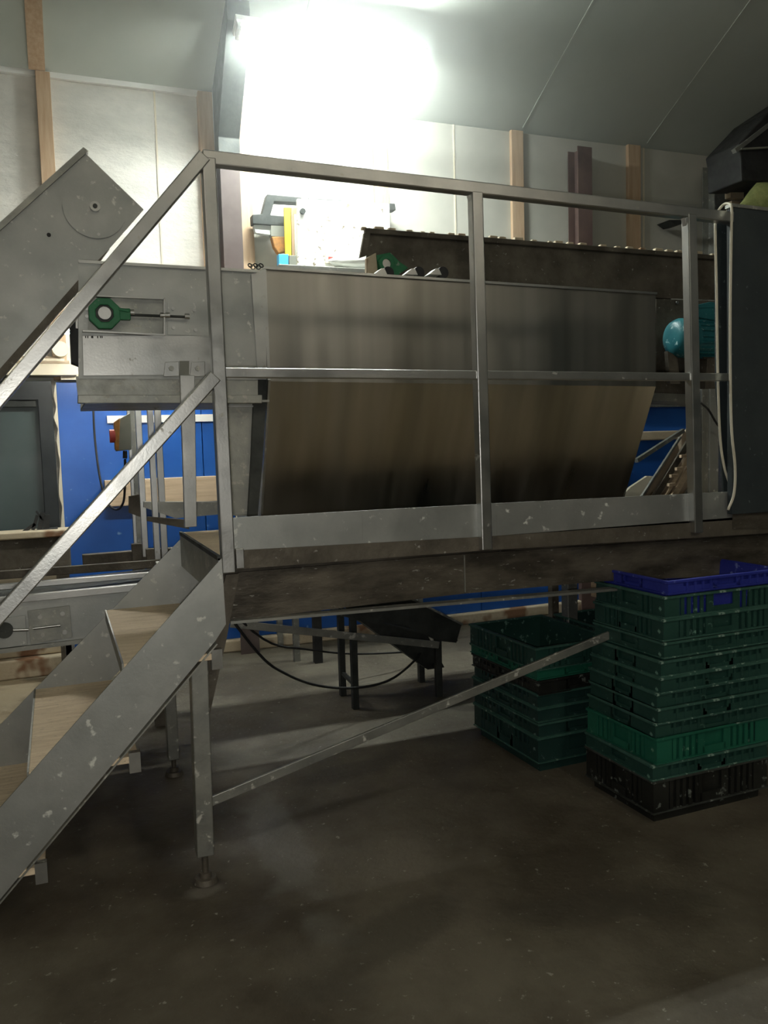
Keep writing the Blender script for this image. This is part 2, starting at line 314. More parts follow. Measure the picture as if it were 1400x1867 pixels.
fl = MB(); fl.bar(at(418, 1133, PY + .04), at(1560, 1036, PY + .04), .010, .05); fl.build('fascia_flange', dull, pf)
pl_ = MB().pbox(846, 1012, 849, 1080, PY + .044, .006); pl_.build('fascia_seam', dull, pf)
dk = MB(); dk.box((.50, PY + .012, 1.105), (.95, 3.74, 1.13)); dk.build('landing_board', ply, pf)
MB().box((.95, PY + .012, 1.105), (5.0, 3.74, 1.13)).build('deck', ply, pf)
MB().pprism([(1336, 936), (1560, 925), (1560, 960), (1336, 965)], PY + .001, .004).build('end_plate', fasc, pf)
MB().box((.49, PY + .01, .98), (.505, 3.74, 1.125)).build('deck_edge_plate', dull, pf)
MB().box((.488, PY + .01, 1.118), (.50, 3.74, 1.134)).build('nosing_strip', dark, pf)
for y in (2.95, 3.68): MB().box((.52, y - .025, .95), (5.0, y + .025, 1.105)).build('deck_beam', fasc, pf)
# gusset under the first post and the legs
gs = MB(); gs.pprism([(412, 1048), (436, 1046), (412, 1170), (383, 1300), (376, 1346), (371, 1340), (372, 1200)], PY + .02, .01); gs.build('gusset', dirty, pf)
def leg(p_top, p_bot, wdt, zt, mt_=dull):
    L_ = MB(); L_.bar(p_top, p_bot, wdt, wdt); o_ = L_.build('leg', mt_, pf, .004)
    f_ = MB(); b = Vector(p_bot); f_.cyl((b.x, b.y, .03), (b.x, b.y, b.z + .02), .011, n=12); f_.cyl((b.x, b.y, .004), (b.x, b.y, .022), .042, .036); f_.cyl((b.x, b.y, .022), (b.x, b.y, .04), .02)
    f_.build('levelling_foot', dirty, o_)
    return o_
l0 = A(360, 1165, .02); l1 = A(373, 1556, .02); leg(l0, l1, .058, 0)
r0 = at(310, 1200, 3.78); leg((.41, 3.78, 1.0), (.425, 3.84, .08), .05, 0)
leg((3.55, 2.85, 1.0), (3.55, 2.85, .08), .058, 0)
leg((3.35, 3.74, 1.0), (3.35, 3.74, .08), .058, 0)
MB().bar(A(382, 1462, .01), A(1110, 1158, .06), .034, .012).build('brace', dull, pf, .002)
MB().bar(at(420, 1137, 3.8), at(800, 1176, 3.85), .036, .01).build('brace', dull, pf, .002)
MB().bar(at(1287, 972, 3.3), at(1287, 1060, 3.3), .03, .03).build('hanger_post', steel, pf)
# stair
sy0, sy1 = 2.752, 3.74
ns = MB(); ns.pprism([(404, 1018), (412, 1138), (393, 1168), (0, 1640), (-330, 2030), (-330, 1850), (0, 1473)], sy0, .006); ns.build('stringer', grey_s, pf)
nf = MB(); nf.bar(at(394, 1172, sy0 + .02), at(-330, 2036, sy0 + .02), .005, .04); nf.build('stringer_flange', dull, pf)
fs = MB(); fs.pprism([(340, 972), (404, 972), (404, 1010), (337, 1105), (190, 1250), (0, 1445), (-200, 1660), (-330, 1800), (-330, 1680), (0, 1322)], sy1, .006); fs.build('stringer', grey_s, pf)
for x0, x1, z in ((.165, .475, .815), (-.134, .195, .508), (-.433, -.105, .20)):
    tr = MB().box((x0, sy0 + .006, z - .022), (x1, sy1, z)); t_ = tr.build('tread', ply, pf, .002)
    MB().box((x0 - .006, sy0 + .006, z - .045), (x0, sy1, z + .002)).build('tread_nosing', dull, t_)
    MB().box((x1 - .03, sy0 + .004, z - .055), (x1 + .006, sy0 + .03, z + .012)).build('tread_bracket', steel, t_)
MB().bar(A(372, 286, -.004), A(-250, 1020, -.004), TW, TW).build('stair_handrail', steel, pf, .004)
MB().bar(A(392, 686, -.004), A(-250, 1398, -.004), TW, TW).build('stair_mid_rail', steel, pf, .004)
MB().bar(A(-250, 1000, -.004), A(-246, 2010, -.004), TW, TW).build('post', steel, pf, .004)

# slate coloured sheet and the cord over it, at the right end of the walkway
sh = thing('slate_panel', 'tall dark slate coloured sheet standing at the right end of the walkway', 'panel', (3.2, PY, 1.1))
MB().pprism([(1334, 376), (1460, 390), (1460, 930), (1335, 938)], PY - .02, .03).build('sheet', slate, sh, .003)
MB().pprism([(1305, 392), (1330, 392), (1334, 900), (1320, 905), (1306, 700)], PY + .055, .01).build('rear_sheet', slate, sh, .002)
MB().bar(A(1328, 376, -.005), A(1460, 391, -.005), .014, .04).build('top_edge', dull, sh)
MB().bar(at(1375, 925, 3.0), (at(1375, 925, 3.0).x, 3.0, 1.13), .05, .05).build('stand', dull, sh)
cp = [A(1327, 930, -.045), A(1338, 900, -.05), A(1340, 850, -.05), A(1333, 770, -.05), A(1331, 600, -.05), A(1333, 430, -.05), A(1334, 384, -.05), A(1330, 372, -.01), A(1318, 374, .04), A(1306, 392, .04), A(1304, 420, .03), A(1306, 520, .03), A(1309, 700, .03), A(1313, 800, .03), A(1320, 850, .03), A(1328, 877, .03)]
o = MB().tube(smoothpts(cp), .0055, 8).build('cord', cordm); tag(o, 'cream cord looped over the end of the handrail, both ends dangling', 'cord')

# ------------------------------------------------------------------ hopper
X0, X1 = .932, 3.125
hp = thing('feed_hopper', 'big stainless feed hopper with a folded front sheet behind the walkway railing', 'hopper', (2.0, 4.3, .9))
fold = [(3.80, 2.30), (3.80, 1.785), (4.08, 1.13), (4.16, .95)]
def sheet(prof, t, x0, x1, skew=0.0):
    P = [(y, z) for y, z in prof] + [(y + t, z) for y, z in reversed(prof)]
    s_ = MB(); s_.prism([(x0, y, z) for y, z in P], (x1 - x0, 0, 0)); return s_
fz = MB()
zl = [2.305, 1.795, 1.15, .95]; zr = [2.272, 1.765, 1.145, .95]; yy = [3.80, 3.80, 4.075, 4.16]
for t_, rev in ((0, 0), (.004, 1)):
    fz.add([(X0 if k % 2 == 0 else X1, yy[k // 2] + t_, (zl if k % 2 == 0 else zr)[k // 2]) for k in range(8)], [(0, 1, 3, 2), (2, 3, 5, 4), (4, 5, 7, 6)])
fz.build('front_sheet', steel_v, hp)
MB().bar((X0, 3.80, 2.305), (X1, 3.80, 2.272), .012, .03, (0, 1, 0)).build('rim', steel, hp)
MB().bar((X0, 3.797, 2.305), (X0, 3.797, 1.80), .014, .012).build('edge_fold', steel, hp)
MB().bar((X0 + .002, 3.797, 1.80), (X0 + .002, 4.07, 1.15), .01, .012).build('edge_fold', dull, hp)
bk = MB(); bk.prism([(X0, 5.02, 2.3), (X0, 5.02, 1.8), (X0, 4.75, 1.14), (X0, 4.45, .95), (X0, 4.455, .945), (X0, 4.76, 1.135), (X0, 5.03, 1.8), (X0, 5.03, 2.3)], (X1 - X0, 0, 0)); bk.build('back_sheet', dull, hp)
for x in (X0 + .004, X1 - .01):
    MB().prism([(x, 3.805, 2.27), (x, 5.02, 2.27), (x, 5.02, 1.8), (x, 4.75, 1.14), (x, 4.45, .95), (x, 4.16, .95), (x, 4.08, 1.13), (x, 3.805, 1.785)], (.005, 0, 0)).build('end_plate', dull, hp)
MB().pprism([(464, 692), (488, 690), (478, 850), (470, 940), (452, 942), (458, 840)], 3.85, .03).build('end_flange', dark, hp)
for x, in ((682,), (738,), (782,)):
    a = at(x, 500, 3.86); MB().prism([a, a + Vector((.07, 0, 0)), a + Vector((.055, 0, .03)), a + Vector((.04, 0, .03))], (0, .06, 0)).build('rim_tab', steel, hp)
    MB().cyl(at(x + 26, 497, 3.88), at(x + 26, 497, 3.88) + Vector((0, .07, 0)), .03, n=16).build('rim_roller', black, hp)
for x in (X0 + .1, X1 - .1):
    for y in (3.95, 4.7): MB().box((x - .025, y - .025, 0), (x + .025, y + .025, 1.05 if y > 4.5 else 1.0)).build('leg', dirty, hp) if x > 2 and y > 4.5 else None

# discharge conveyor head at the left end of the hopper
CY_ = 3.775
cv = thing('discharge_conveyor', 'grey steel conveyor head with green take-up bearing joined to the left of the hopper', 'conveyor', (.5, 4.1, 1.68))
sp = MB(); sp.pprism([(143, 477), (245, 481), (402, 492), (468, 496), (484, 488), (486, 692), (143, 690)], CY_, .006); sp.build('side_plate', grey_s, cv)
MB().bar(at(143, 477, CY_ - .004), at(470, 495, CY_ - .004), .012, .02).build('top_fold', steel, cv)
MB().pprism([(458, 500), (468, 497), (484, 490), (486, 690), (470, 690)], CY_ - .012, .01).build('corner_strip', steel, cv)
MB().pprism([(150, 612), (408, 612), (408, 683), (152, 685)], CY_ - .012, .006).build('cover_plate', steel, cv, .001)
MB().pprism([(138, 686), (470, 686), (470, 722), (142, 722)], CY_ + .012, .02).build('lower_tray', dull, cv)
MB().pprism([(142, 720), (478, 720), (478, 735), (142, 735)], CY_ - .004, .05).build('tray_lip', dull, cv, .002)
MB().pprism([(126, 575), (147, 590), (150, 668), (130, 660)], CY_ + .02, .1).build('belt_end', black, cv)
MB().box((.14, CY_ + .03, 1.86), (.93, 4.5, 1.90)).build('belt', black, cv)
MB().box((.13, 4.5, 1.70), (.93, 4.51, 2.28)).build('side_plate', dull, cv)
MB().box((.13, CY_ + .02, 1.70), (.93, 4.5, 1.71)).build('bottom_tray', dull, cv)
MB().pprism([(404, 736), (472, 736), (458, 940), (420, 940)], CY_ + .10, .01).build('chute_plate', dull, cv)
MB().bar(at(404, 741, CY_ + .09), at(470, 741, CY_ + .09), .008, .02).build('chute_rim', steel, cv)
# bearing take-up
ft = MB(); ft.pprism([(160, 540), (298, 546), (298, 610), (160, 604)], CY_ - .008, .004)
ft.build('take_up_plate', dull, cv)
fm = MB()
fm.bar(at(162, 540, CY_ - .022), at(300, 546, CY_ - .022), .006, .034); fm.bar(at(150, 604, CY_ - .02), at(300, 611, CY_ - .02), .008, .034); fm.bar(at(299, 544, CY_ - .022), at(299, 612, CY_ - .022), .008, .034)
fm.bar(at(140, 575, CY_ - .02), at(140, 600, CY_ - .02), .01, .03); fm.build('take_up_frame', steel, cv, .001)
bc = at(190, 573, CY_ - .03)
g = MB(); g.ring(bc + Vector((0, -.028, 0)), bc + Vector((0, .014, 0)), .068, .038, 8); g.build('bearing_housing', green, cv, .004)
g = MB(); g.bar(bc + Vector((.055, -.008, .0)), bc + Vector((.105, -.008, 0)), .048, .03); g.bar(bc + Vector((.055, -.008, .02)), bc + Vector((.10, -.008, .012)), .012, .045); g.build('bearing_lug', green, cv, .004)
MB().ring(bc + Vector((0, -.02, 0)), bc + Vector((0, .012, 0)), .038, .026, 24).build('bearing_race', dark, cv)
MB().cyl(bc + Vector((0, -.034, 0)), bc + Vector((0, .012, 0)), .026, n=24).build('shaft_end', steel, cv, .002)
sb = bc + Vector((.105, -.004, 0)); MB().cyl(sb, at(341, 578, CY_ - .034), .006, n=10).build('tension_rod', dark, cv)
for x, y, r_ in ((240, 570, .013), (296, 575, .011), (305, 575, .012), (341, 577, .012)):
    q = at(x, y, CY_ - .034); MB().cyl(q - Vector((.010, 0, 0)), q + Vector((.010, 0, 0)), r_, n=6).build('nut', steel, cv)
MB().pprism([(306, 550), (366, 553), (366, 612), (306, 610)], CY_ - .006, .004).build('fixing_plate', grey_s, cv)
for x, y in ((315, 563), (354, 566), (316, 598), (356, 602), (158, 563), (158, 577)):
    q = at(x, y, CY_ - .008); MB().cyl(q - Vector((0, .008, 0)), q, .008, n=6).build('bolt', steel, cv)
# hand written squiggles on the cover
sq = MB()
for x in (155, 159, 166, 168, 177, 182, 185): sq.pbox(x, 612.5, x + 2.2, 616.5, CY_ - .0135, .001)
sq.build('pen_marks', dark, cv)
# hanger bracket
for x0, x1 in ((298, 326), (346, 374)):
    o = MB().pprism([(x0 + 3, 660), (x1, 659), (x1 + (1 if x0 < 320 else 0), 686), (x0, 687)], CY_ - .018, .006).build('bracket_plate', steel, cv, .002)
    q = at((x0 + x1) / 2, 672, CY_ - .02); MB().cyl(q - Vector((0, .012, 0)), q, .012, n=6).build('bolt', dull, o)
MB().pprism([(327, 658), (345, 658), (345, 690), (327, 690)], CY_ - .0145, .006).build('bracket_slot', boxgrey, cv)
MB().pprism([(328, 684), (355, 684), (359, 960), (337, 962)], CY_ - .03, .022).build('support_strut', steel, cv, .002)
bb = MB(); bb.prism([at(268, 728, 4.2), at(330, 700, CY_), at(331, 716, CY_), at(284, 742, 4.2)], (0, .03, -.01)); bb.build('bent_stay', dull, cv)

# ------------------------------------------------------------------ inclined conveyor, upper left
IY = 4.02
ic = thing('inclined_conveyor', 'grey steel inclined conveyor rising from the left edge, round cover plate at its head', 'conveyor', (0, 4.3, 1.7))
MB().pprism([(155, 279), (262, 382), (192, 462), (143, 518), (-300, 1022), (-300, 690), (0, 416)], IY, .006).build('side_plate', grey_s, ic)
MB().pprism([(152, 268), (161, 275), (0, 420), (-300, 692), (-300, 672), (0, 405)], IY - .015, .05).build('top_flange', dull, ic)
bf = MB(); bf.pprism([(200, 453), (143, 510), (0, 672), (-300, 1012), (-300, 1034), (0, 694), (143, 530)], IY - .02, .03); bf.build('bottom_flange', dirty, ic)
c_ = at(173, 378, IY - .01)
o = MB().cyl(c_, c_ + Vector((0, .009, 0)), .135, n=48).build('cover_disc', grey_s, ic)
MB().cyl(c_ - Vector((0, .02, 0)), c_, .022, n=20).build('hub', steel, o, .003); MB().cyl(c_ - Vector((0, .026, 0)), c_ - Vector((0, .02, 0)), .010, n=12).build('hub_bolt', dark, o)
for x, y in ((168, 333), (220, 380), (180, 427)):
    q = at(x, y, IY - .012); MB().cyl(q, q + Vector((0, .006, 0)), .007, n=8).build('screw', steel, o)
q = at(89, 428, IY - .004); MB().cyl(q, q + Vector((0, .004, 0)), .009, n=12).build('plug_hole', black, ic)
o2 = MB(); o2.pprism([(155, 279), (262, 382), (192, 462), (-300, 1022), (-300, 690), (0, 416)], IY + .62, .006); o2.build('side_plate', dull, ic)
b_ = MB(); b_.prism([at(165, 290, IY) + Vector((0, .01, -.02)), at(-300, 705, IY) + Vector((0, .01, -.02)), at(-300, 720, IY) + Vector((0, .01, -.02)), at(175, 300, IY) + Vector((0, .01, -.02))], (0, .6, 0)); b_.build('belt', black, ic)

# ------------------------------------------------------------------ take-away conveyor, lower left
LY = 3.98
lc = thing('takeaway_conveyor', 'low flat conveyor with bright side rail passing behind the stair at left', 'conveyor', (-.3, 4.3, .6))
MB().pprism([(-400, 1150), (0, 1093), (345, 1062), (345, 1145), (0, 1188), (-400, 1243)], LY, .006).build('side_plate', grey_s, lc)
MB().pprism([(-400, 1146), (0, 1090), (345, 1056), (345, 1068), (0, 1103), (-400, 1162)], LY - .03, .035).build('top_flange', steel, lc, .002)
MB().pprism([(-400, 1240), (0, 1184), (345, 1142), (345, 1149), (0, 1192), (-400, 1249)], LY - .02, .025).build('bottom_flange', dull, lc)
MB().bar(at(-400, 1104, LY + .12), at(360, 1040, LY + .12), .026, .03).build('belt_guide', steel, lc, .003)
MB().bar(at(-400, 1078, LY + .42), at(360, 1022, LY + .42), .04, .03).build('belt_guide', dirty, lc, .003)
MB().prism([at(-400, 1140, LY + .03), at(355, 1052, LY + .03), at(355, 1052, LY + .03) + Vector((0, .45, 0)), at(-400, 1140, LY + .03) + Vector((0, .45, 0))], (0, 0, -.02)).build('belt', dark, lc)
MB().pprism([(-400, 1140), (345, 1030), (345, 1135), (-400, 1230)], LY + .5, .006).build('side_plate', dirty, lc)
o = MB().pprism([(50, 1114), (127, 1104), (132, 1162), (56, 1175)], LY - .012, .01).build('adjuster_plate', dull, lc, .001)
for x, y, r_ in ((73, 1125, .010), (114, 1119, .010), (118, 1153, .010), (78, 1158, .009)):
    q = at(x, y, LY - .02); MB().cyl(q, q + Vector((0, .010, 0)), r_, n=12).build('bolt', steel, o)
MB().cyl(at(60, 1146, LY - .022), at(110, 1140, LY - .022), .006, n=10).build('adjuster_rod', steel, o)
o = MB().pprism([(-60, 1136), (46, 1122), (50, 1176), (-60, 1190)], LY - .014, .01).build('adjuster_plate', grey_s, lc, .001)
MB().cyl(at(-60, 1152, LY - .022), at(52, 1148, LY - .022), .007, n=10).build('adjuster_rod', steel, o)
q = at(8, 1150, LY - .03); MB().cyl(q, q + Vector((0, .02, 0)), .035, n=20).build('adjuster_knob', dark, o)
MB().pbox(119, 1165, 138, 1300, LY + .1, .04).build('leg', dull, lc)
a = at(128, 1180, LY + .12); MB().box((a.x - .02, LY + .1, 0), (a.x + .02, LY + .14, .66)).build('leg', dull, lc)
for x in (-1.0, ):
    for y in (LY + .05, LY + .45): MB().box((x - .02, y, 0), (x + .02, y + .04, .5)).build('leg', dull, lc)

# ------------------------------------------------------------------ uprights behind the stair, switch box and flex
fy = 4.62
uf = thing('support_frame', 'cluster of steel uprights on dark posts behind the stair landing', 'frame', (.45, fy, 0))
for x0, x1, yb, Y, mt_ in ((268, 279, 1000, 4.55, steel), (281, 293, 1000, 4.62, steel), (246, 257, 930, 4.8, steel), (231, 237, 930, 5.0, steel)):
    a = at(x0, 742, Y); b = at(x1, 742, Y); MB().box((a.x, Y, .9), (b.x, Y + .035, 1.74)).build('upright', mt_, uf, .002)
for x0, x1, Y in ((266, 290, 4.56), (240, 258, 4.85)):
    a = at(x0, 990, Y); b = at(x1, 990, Y); MB().box((a.x, Y, 0), (b.x, Y + .05, .97)).build('post', dirty, uf, .002)
MB().pprism([(262, 915), (400, 915), (400, 938), (320, 945), (262, 925)], 4.6, .03).build('cross_plate', dull, uf)
MB().pprism([(268, 942), (345, 948), (345, 965), (268, 950)], 4.4, .02).build('cross_bar', dirty, uf)
MB().pprism([(235, 905), (262, 900), (262, 945), (235, 935)], 4.9, .03).build('junction_plate', dirty, uf)
sw = thing('isolator_switch', 'grey isolator box with orange face and red knob on a steel upright', 'switch', at(225, 825, 4.75))
MB().pprism([(217, 764), (238, 752), (240, 820), (212, 823), (209, 775)], 4.74, .08).build('box', boxgrey, sw, .006)
MB().pprism([(208, 770), (219, 762), (217, 822), (210, 820)], 4.715, .06).build('face_plate', orange, sw, .004)
q = at(207, 795, 4.74); MB().cyl(q - Vector((.02, 0, 0)), q + Vector((.008, 0, 0)), .036, n=20).build('knob', red, sw)
MB().cyl(at(228, 822, 4.77), at(228, 836, 4.77), .012, n=10).build('cable_gland', black, sw)
pts = [at(170, 700, 5.9), at(170, 740, 5.9), at(173, 800, 5.9), at(182, 870, 5.85), at(195, 915, 5.8), at(212, 929, 5.6), at(225, 915, 5.2), at(228, 870, 4.85), at(228, 838, 4.77)]
o = MB().tube(smoothpts(pts), .007, 8).build('flex_cable', black); tag(o, 'thin black cable hanging down the blue wall and looping up to the isolator box', 'cable')

# ------------------------------------------------------------------ rear conveyor above the hopper, motor, housing
RY = 4.5
rc = thing('rear_conveyor', 'brown crusted conveyor trough with a green bearing above the back of the hopper', 'conveyor', (3.0, 4.75, 2.35))
MB().pprism([(668, 421), (860, 434), (1330, 474), (1330, 548), (860, 530), (668, 520)], RY, .006).build('side_plate', dirty, rc)
MB().bar(at(664, 421, RY - .01), at(1330, 472, RY - .01), .03, .03).build('top_flange', dirty, rc, .006)
crm = MB()
for k in range(26):
    x = 668 + k * 25 + random.uniform(-8, 8); y = 421 + (x - 664) * .0766 - 4; a = at(x, y, RY); r_ = random.uniform(.006, .016); crm.box((a.x - r_ * 2, RY - .02, a.z - .01), (a.x + r_ * 2, RY + .01, a.z + r_))
crm.build('crust', kerbm, rc, .005, kind='stuff')
MB().pprism([(664, 425), (676, 420), (668, 466), (656, 470)], RY - .03, .02).build('end_flap', dirty, rc)
MB().pprism([(668, 470), (686, 460), (690, 500), (668, 505)], RY - .03, .03).build('scraper', kerbm, rc, .006)
c_ = at(702, 482, RY - .03)
MB().pprism([(686, 465), (712, 460), (730, 478), (745, 488), (728, 500), (722, 514), (694, 508)], RY - .03, .03).build('bearing_housing', green, rc, .004)
o = MB().ring(c_ + Vector((0, -.03, 0)), c_ + Vector((0, .01, 0)), .046, .026, 24).build('bearing_race', green, rc, .002)
MB().cyl(c_ + Vector((0, -.02, 0)), c_ + Vector((0, .01, 0)), .026, n=20).build('shaft_end', steel, o)
MB().box((2.02, RY + .5, 2.36), (4.25, RY + .506, 2.68)).build('side_plate', dirty, rc)
MB().box((1.99, RY + .01, 2.5), (4.25, RY + .5, 2.52)).build('belt', black, rc)
xl = at(1322, 800, 4.6).x; MB().box((xl, RY + .1, 0), (xl + .06, RY + .16, 2.4)).build('leg', dull, rc)
MB().box((xl - .02, RY, 2.36), (xl + .10, RY + .5, 2.42)).build('cross_member', dull, rc)
gh = thing('drive_housing', 'brown stained steel plate housing behind the teal motor', 'housing', (3.7, 4.2, 1.75))
MB().pprism([(1196, 545), (1330, 549), (1330, 722), (1196, 716)], 4.2, .25).build('plate', dirty, gh, .003)
MB().pprism([(1190, 716), (1330, 722), (1330, 738), (1190, 730)], 4.17, .28).build('bottom_lip', dull, gh)
q = at(1233, 552, 4.195); MB().cyl(q - Vector((0, .01, 0)), q, .010, n=8).build('bolt', steel, gh)
xl = at(1318, 800, 4.22).x; MB().box((xl, 4.22, 0), (xl + .05, 4.27, 1.75)).build('leg', dull, gh)
mo = thing('electric_motor', 'teal electric motor with terminal box behind the right railing post', 'motor', at(1265, 660, 3.95))
MY = 3.98
a = at(1224, 616, MY); b = at(1330, 619, MY)
bd = MB(); bd.cyl(a + Vector((.10, 0, 0)), b, .105, n=28); bd.build('body', teal, mo)
fn = MB()
for k in range(20):
    t = 2 * math.pi * k / 20; d = Vector((0, math.cos(t), math.sin(t))); fn.bar(a + Vector((.12, 0, 0)) + d * .108, b + d * .108, .006, .016, d)
fn.build('cooling_fins', teal, mo)
cw = MB(); N = 28; prof = [(0, .055), (.006, .08), (.02, .1), (.05, .114), (.13, .116)]
V = []; F = []
for dx, r_ in prof: V += [a + Vector((dx, math.cos(2 * math.pi * k / N) * r_, math.sin(2 * math.pi * k / N) * r_)) for k in range(N)]
for i in range(len(prof) - 1): F += [(i * N + k, i * N + (k + 1) % N, (i + 1) * N + (k + 1) % N, (i + 1) * N + k) for k in range(N)]
F.append(tuple(range(N - 1, -1, -1))); cw.add(V, F, True); cw.build('fan_cowl', teal, mo)
MB().pprism([(1271, 560), (1296, 553), (1330, 558), (1330, 590), (1270, 578)], MY - .05, .1).build('terminal_box', teal, mo, .006)
MB().pprism([(1271, 556), (1296, 550), (1330, 556), (1330, 560), (1271, 562)], MY - .055, .11).build('terminal_lid', teal, mo, .003)
MB().pprism([(1272, 644), (1330, 648), (1330, 720), (1285, 718), (1290, 655)], MY - .02, .08).build('mounting_foot', dirty, mo, .004)
MB().pprism([(1217, 640), (1235, 650), (1240, 700), (1222, 700)], MY - .0, .03).build('mounting_stay', dirty, mo)

# posts seen between the last railing post and the slate sheet
st = thing('machine_upright', 'grey steel upright between the last railing post and the slate sheet', 'upright', (3.35, 3.75, 0))
a = at(1280, 700, 3.80); b = at(1292, 700, 3.80); c2 = at(1308, 700, 3.80)
MB().box((a.x, 3.80, 1.0), (b.x, 3.84, 1.75)).build('post', dull, st, .002)
MB().box((b.x, 3.79, 1.0), (c2.x, 3.85, 1.75)).build('channel', grey_s, st, .002)
pts = [at(1278, 735, 3.7), at(1292, 748, 3.7), at(1305, 770, 3.72), at(1320, 790, 3.75)]
o = MB().tube(smoothpts(pts), .006).build('short_hose', black); tag(o, 'short black hose crossing the grey upright beside the slate sheet', 'hose')

# wooden slatted chute behind
ch = thing('slatted_chute', 'sloping slatted chute of tan boards seen past the lower right corner of the hopper', 'chute', (4.2, 5.0, .6))
sy = 5.0
MB().prism([at(1262, 770, sy + .3), at(1262, 940, sy + .1), at(1165, 940, sy), at(1172, 902, sy), at(1235, 806, sy + .3)], (.0, .02, 0)).build('bed', tanm, ch)
for (xa, ya, xb, yb, wd, mt_) in ((1170, 905, 1240, 797, .018, dull), (1182, 925, 1262, 795, .05, dirty), (1200, 925, 1262, 822, .02, woodx), (1215, 925, 1266, 838, .05, woodx), (1236, 925, 1270, 865, .03, tanm), (1246, 905, 1262, 880, .012, steel)):
    MB().bar(at(xa, ya, sy - .04), at(xb, yb, sy + .22), wd, .02).build('slat', mt_, ch, .002)
for xa, ya in ((1232, 855), (1222, 868), (1218, 884), (1240, 832)): MB().bar(at(xa, ya, sy + .02), at(xa + 12, ya - 1, sy + .04), .022, .02).build('cleat', woodx, ch)
MB().bar(at(1160, 840, sy + .1), at(1245, 785, sy + .3), .03, .03).build('side_rail', dull, ch)
MB().box((4.3, sy + .3, 0), (4.35, sy + .35, .95)).build('leg', dirty, ch)
o = MB(); o.prism([at(1133, 905, 5.9), at(1150, 888, 5.9), at(1180, 868, 5.9), at(1190, 868, 5.9), at(1168, 1102, 5.9), at(1140, 1106, 5.9)], (0, .03, 0)); o = o.build('cream_board', cream); tag(o, 'plain cream board leaning on the blue wall left of the slatted chute', 'board')

# ------------------------------------------------------------------ things on and in front of the back wall
BY = 5.80
rb_ = thing('rear_stand', 'narrow steel stand behind the hopper carrying the white cabinet and the boxes', 'stand', (1.9, 5.8, 0))
ZS = at(640, 494, 5.6).z
MB().box((1.45, 5.5, ZS - .03), (2.45, 6.04, ZS)).build('top', dull, rb_, .003)
for x in (1.48, 2.42):
    for y in (5.54, 6.0): MB().box((x - .02, y - .02, 0), (x + .02, y + .02, ZS - .03)).build('leg', dull, rb_)
wc = thing('spattered_cabinet', 'white cabinet panel spattered with dark specks behind the hopper', 'cabinet', at(625, 500, BY))
MB().pprism([(542, 362), (710, 371), (712, 470), (600, 470), (598, 492), (542, 490)], BY, .03).build('panel', white, wc, .002)
MB().pprism([(552, 349), (561, 349), (561, 365), (552, 365)], BY, .03).build('top_lug', plainw, wc)
MB().pprism([(566, 351), (575, 352), (575, 366), (566, 366)], BY, .03).build('top_lug', plainw, wc)
q = at(551, 386, BY - .002); MB().cyl(q - Vector((0, .02, 0)), q, .02, n=12).build('catch', dark, wc)
vt = MB()
for k in range(8): vt.pbox(606 + k * 11, 425, 608.5 + k * 11, 458 + (k % 3) * 5, BY - .004, .006)
vt.build('vent_slots', cream, wc)
MB().box((at(542, 480, BY).x, BY + .03, ZS), (at(700, 480, BY).x, BY + .20, 3.12)).build('casing', plainw, wc)
br = thing('pipe_bracket', 'dark grey cranked bracket on the wall left of the white spattered cabinet', 'bracket', at(490, 420, 5.95))
MB().pprism([(487, 354), (552, 360), (720, 371), (722, 383), (706, 384), (706, 379), (500, 367), (493, 392), (520, 394), (520, 412), (461, 408), (460, 391), (478, 390)], 5.93, .08).build('arm', dark, br, .004)
MB().pprism([(494, 411), (522, 412), (522, 432), (494, 430)], 5.93, .06).build('lower_block', boxgrey, br)
MB().pprism([(463, 410), (493, 411), (493, 428), (466, 424)], 5.95, .05).build('back_block', lid, br)
o = MB().pprism([(518, 378), (530, 378), (532, 500), (521, 492)], 5.86, .02).build('spirit_level', yellow, None, .002); tag(o, 'bright yellow upright strip beside the white spattered cabinet', 'strip')
o = MB().pprism([(531, 378), (542, 378), (542, 490), (533, 492)], 5.86, .06).build('timber_post', wood, None, .002); tag(o, 'short tan post between the yellow strip and the white cabinet', 'post')
o = MB().pprism([(495, 431), (522, 431), (524, 458), (508, 462), (500, 450)], 5.92, .06).build('rusty_bracket', orange, None, .008); tag(o, 'rusty orange lump hanging under the dark bracket', 'bracket')
o = MB().pprism([(508, 463), (526, 463), (526, 490), (509, 490)], 5.75, .06).build('blue_box', ltblue, None, .004); tag(o, 'small light blue box at the foot of the yellow strip', 'box')
o = MB().pprism([(527, 465), (541, 466), (541, 490), (527, 490)], 5.75, .06).build('grey_box', boxgrey, None, .004); tag(o, 'small grey box right of the light blue box', 'box')
rk = thing('tray_of_slots', 'cream slotted tray with a red band low on the white cabinet front', 'tray', at(625, 480, BY - .02))
MB().pprism([(594, 462), (664, 466), (664, 482), (594, 479)], BY - .025, .02).build('tray', cream, rk)
rb = MB()
for k in range(6): rb.pbox(599 + k * 11, 468, 607 + k * 11, 476, BY - .03, .004)
rb.build('red_band', red, rk)
sk = MB(); N = 12; 
base = at(640, 492, 5.62); base.z = ZS + .02
for i in range(7):
    for j in range(N):
        t = 2 * math.pi * j / N; rr = math.sin(math.pi * (i + .6) / 7.4); sk.v.append(base + Vector((math.cos(t) * .17 * rr * (1 + .1 * math.sin(3 * t + i)), math.sin(t) * .08 * rr, -.02 + .02 * i + .012 * math.sin(2 * t + i))))
for i in range(6): 
    for j in range(N): sk.f.append((i * N + j, i * N + (j + 1) % N, (i + 1) * N + (j + 1) % N, (i + 1) * N + j)); sk.sm.append(True)
sk.f += [tuple(range(N - 1, -1, -1)), tuple(range(6 * N, 7 * N))]; sk.sm += [False, False]
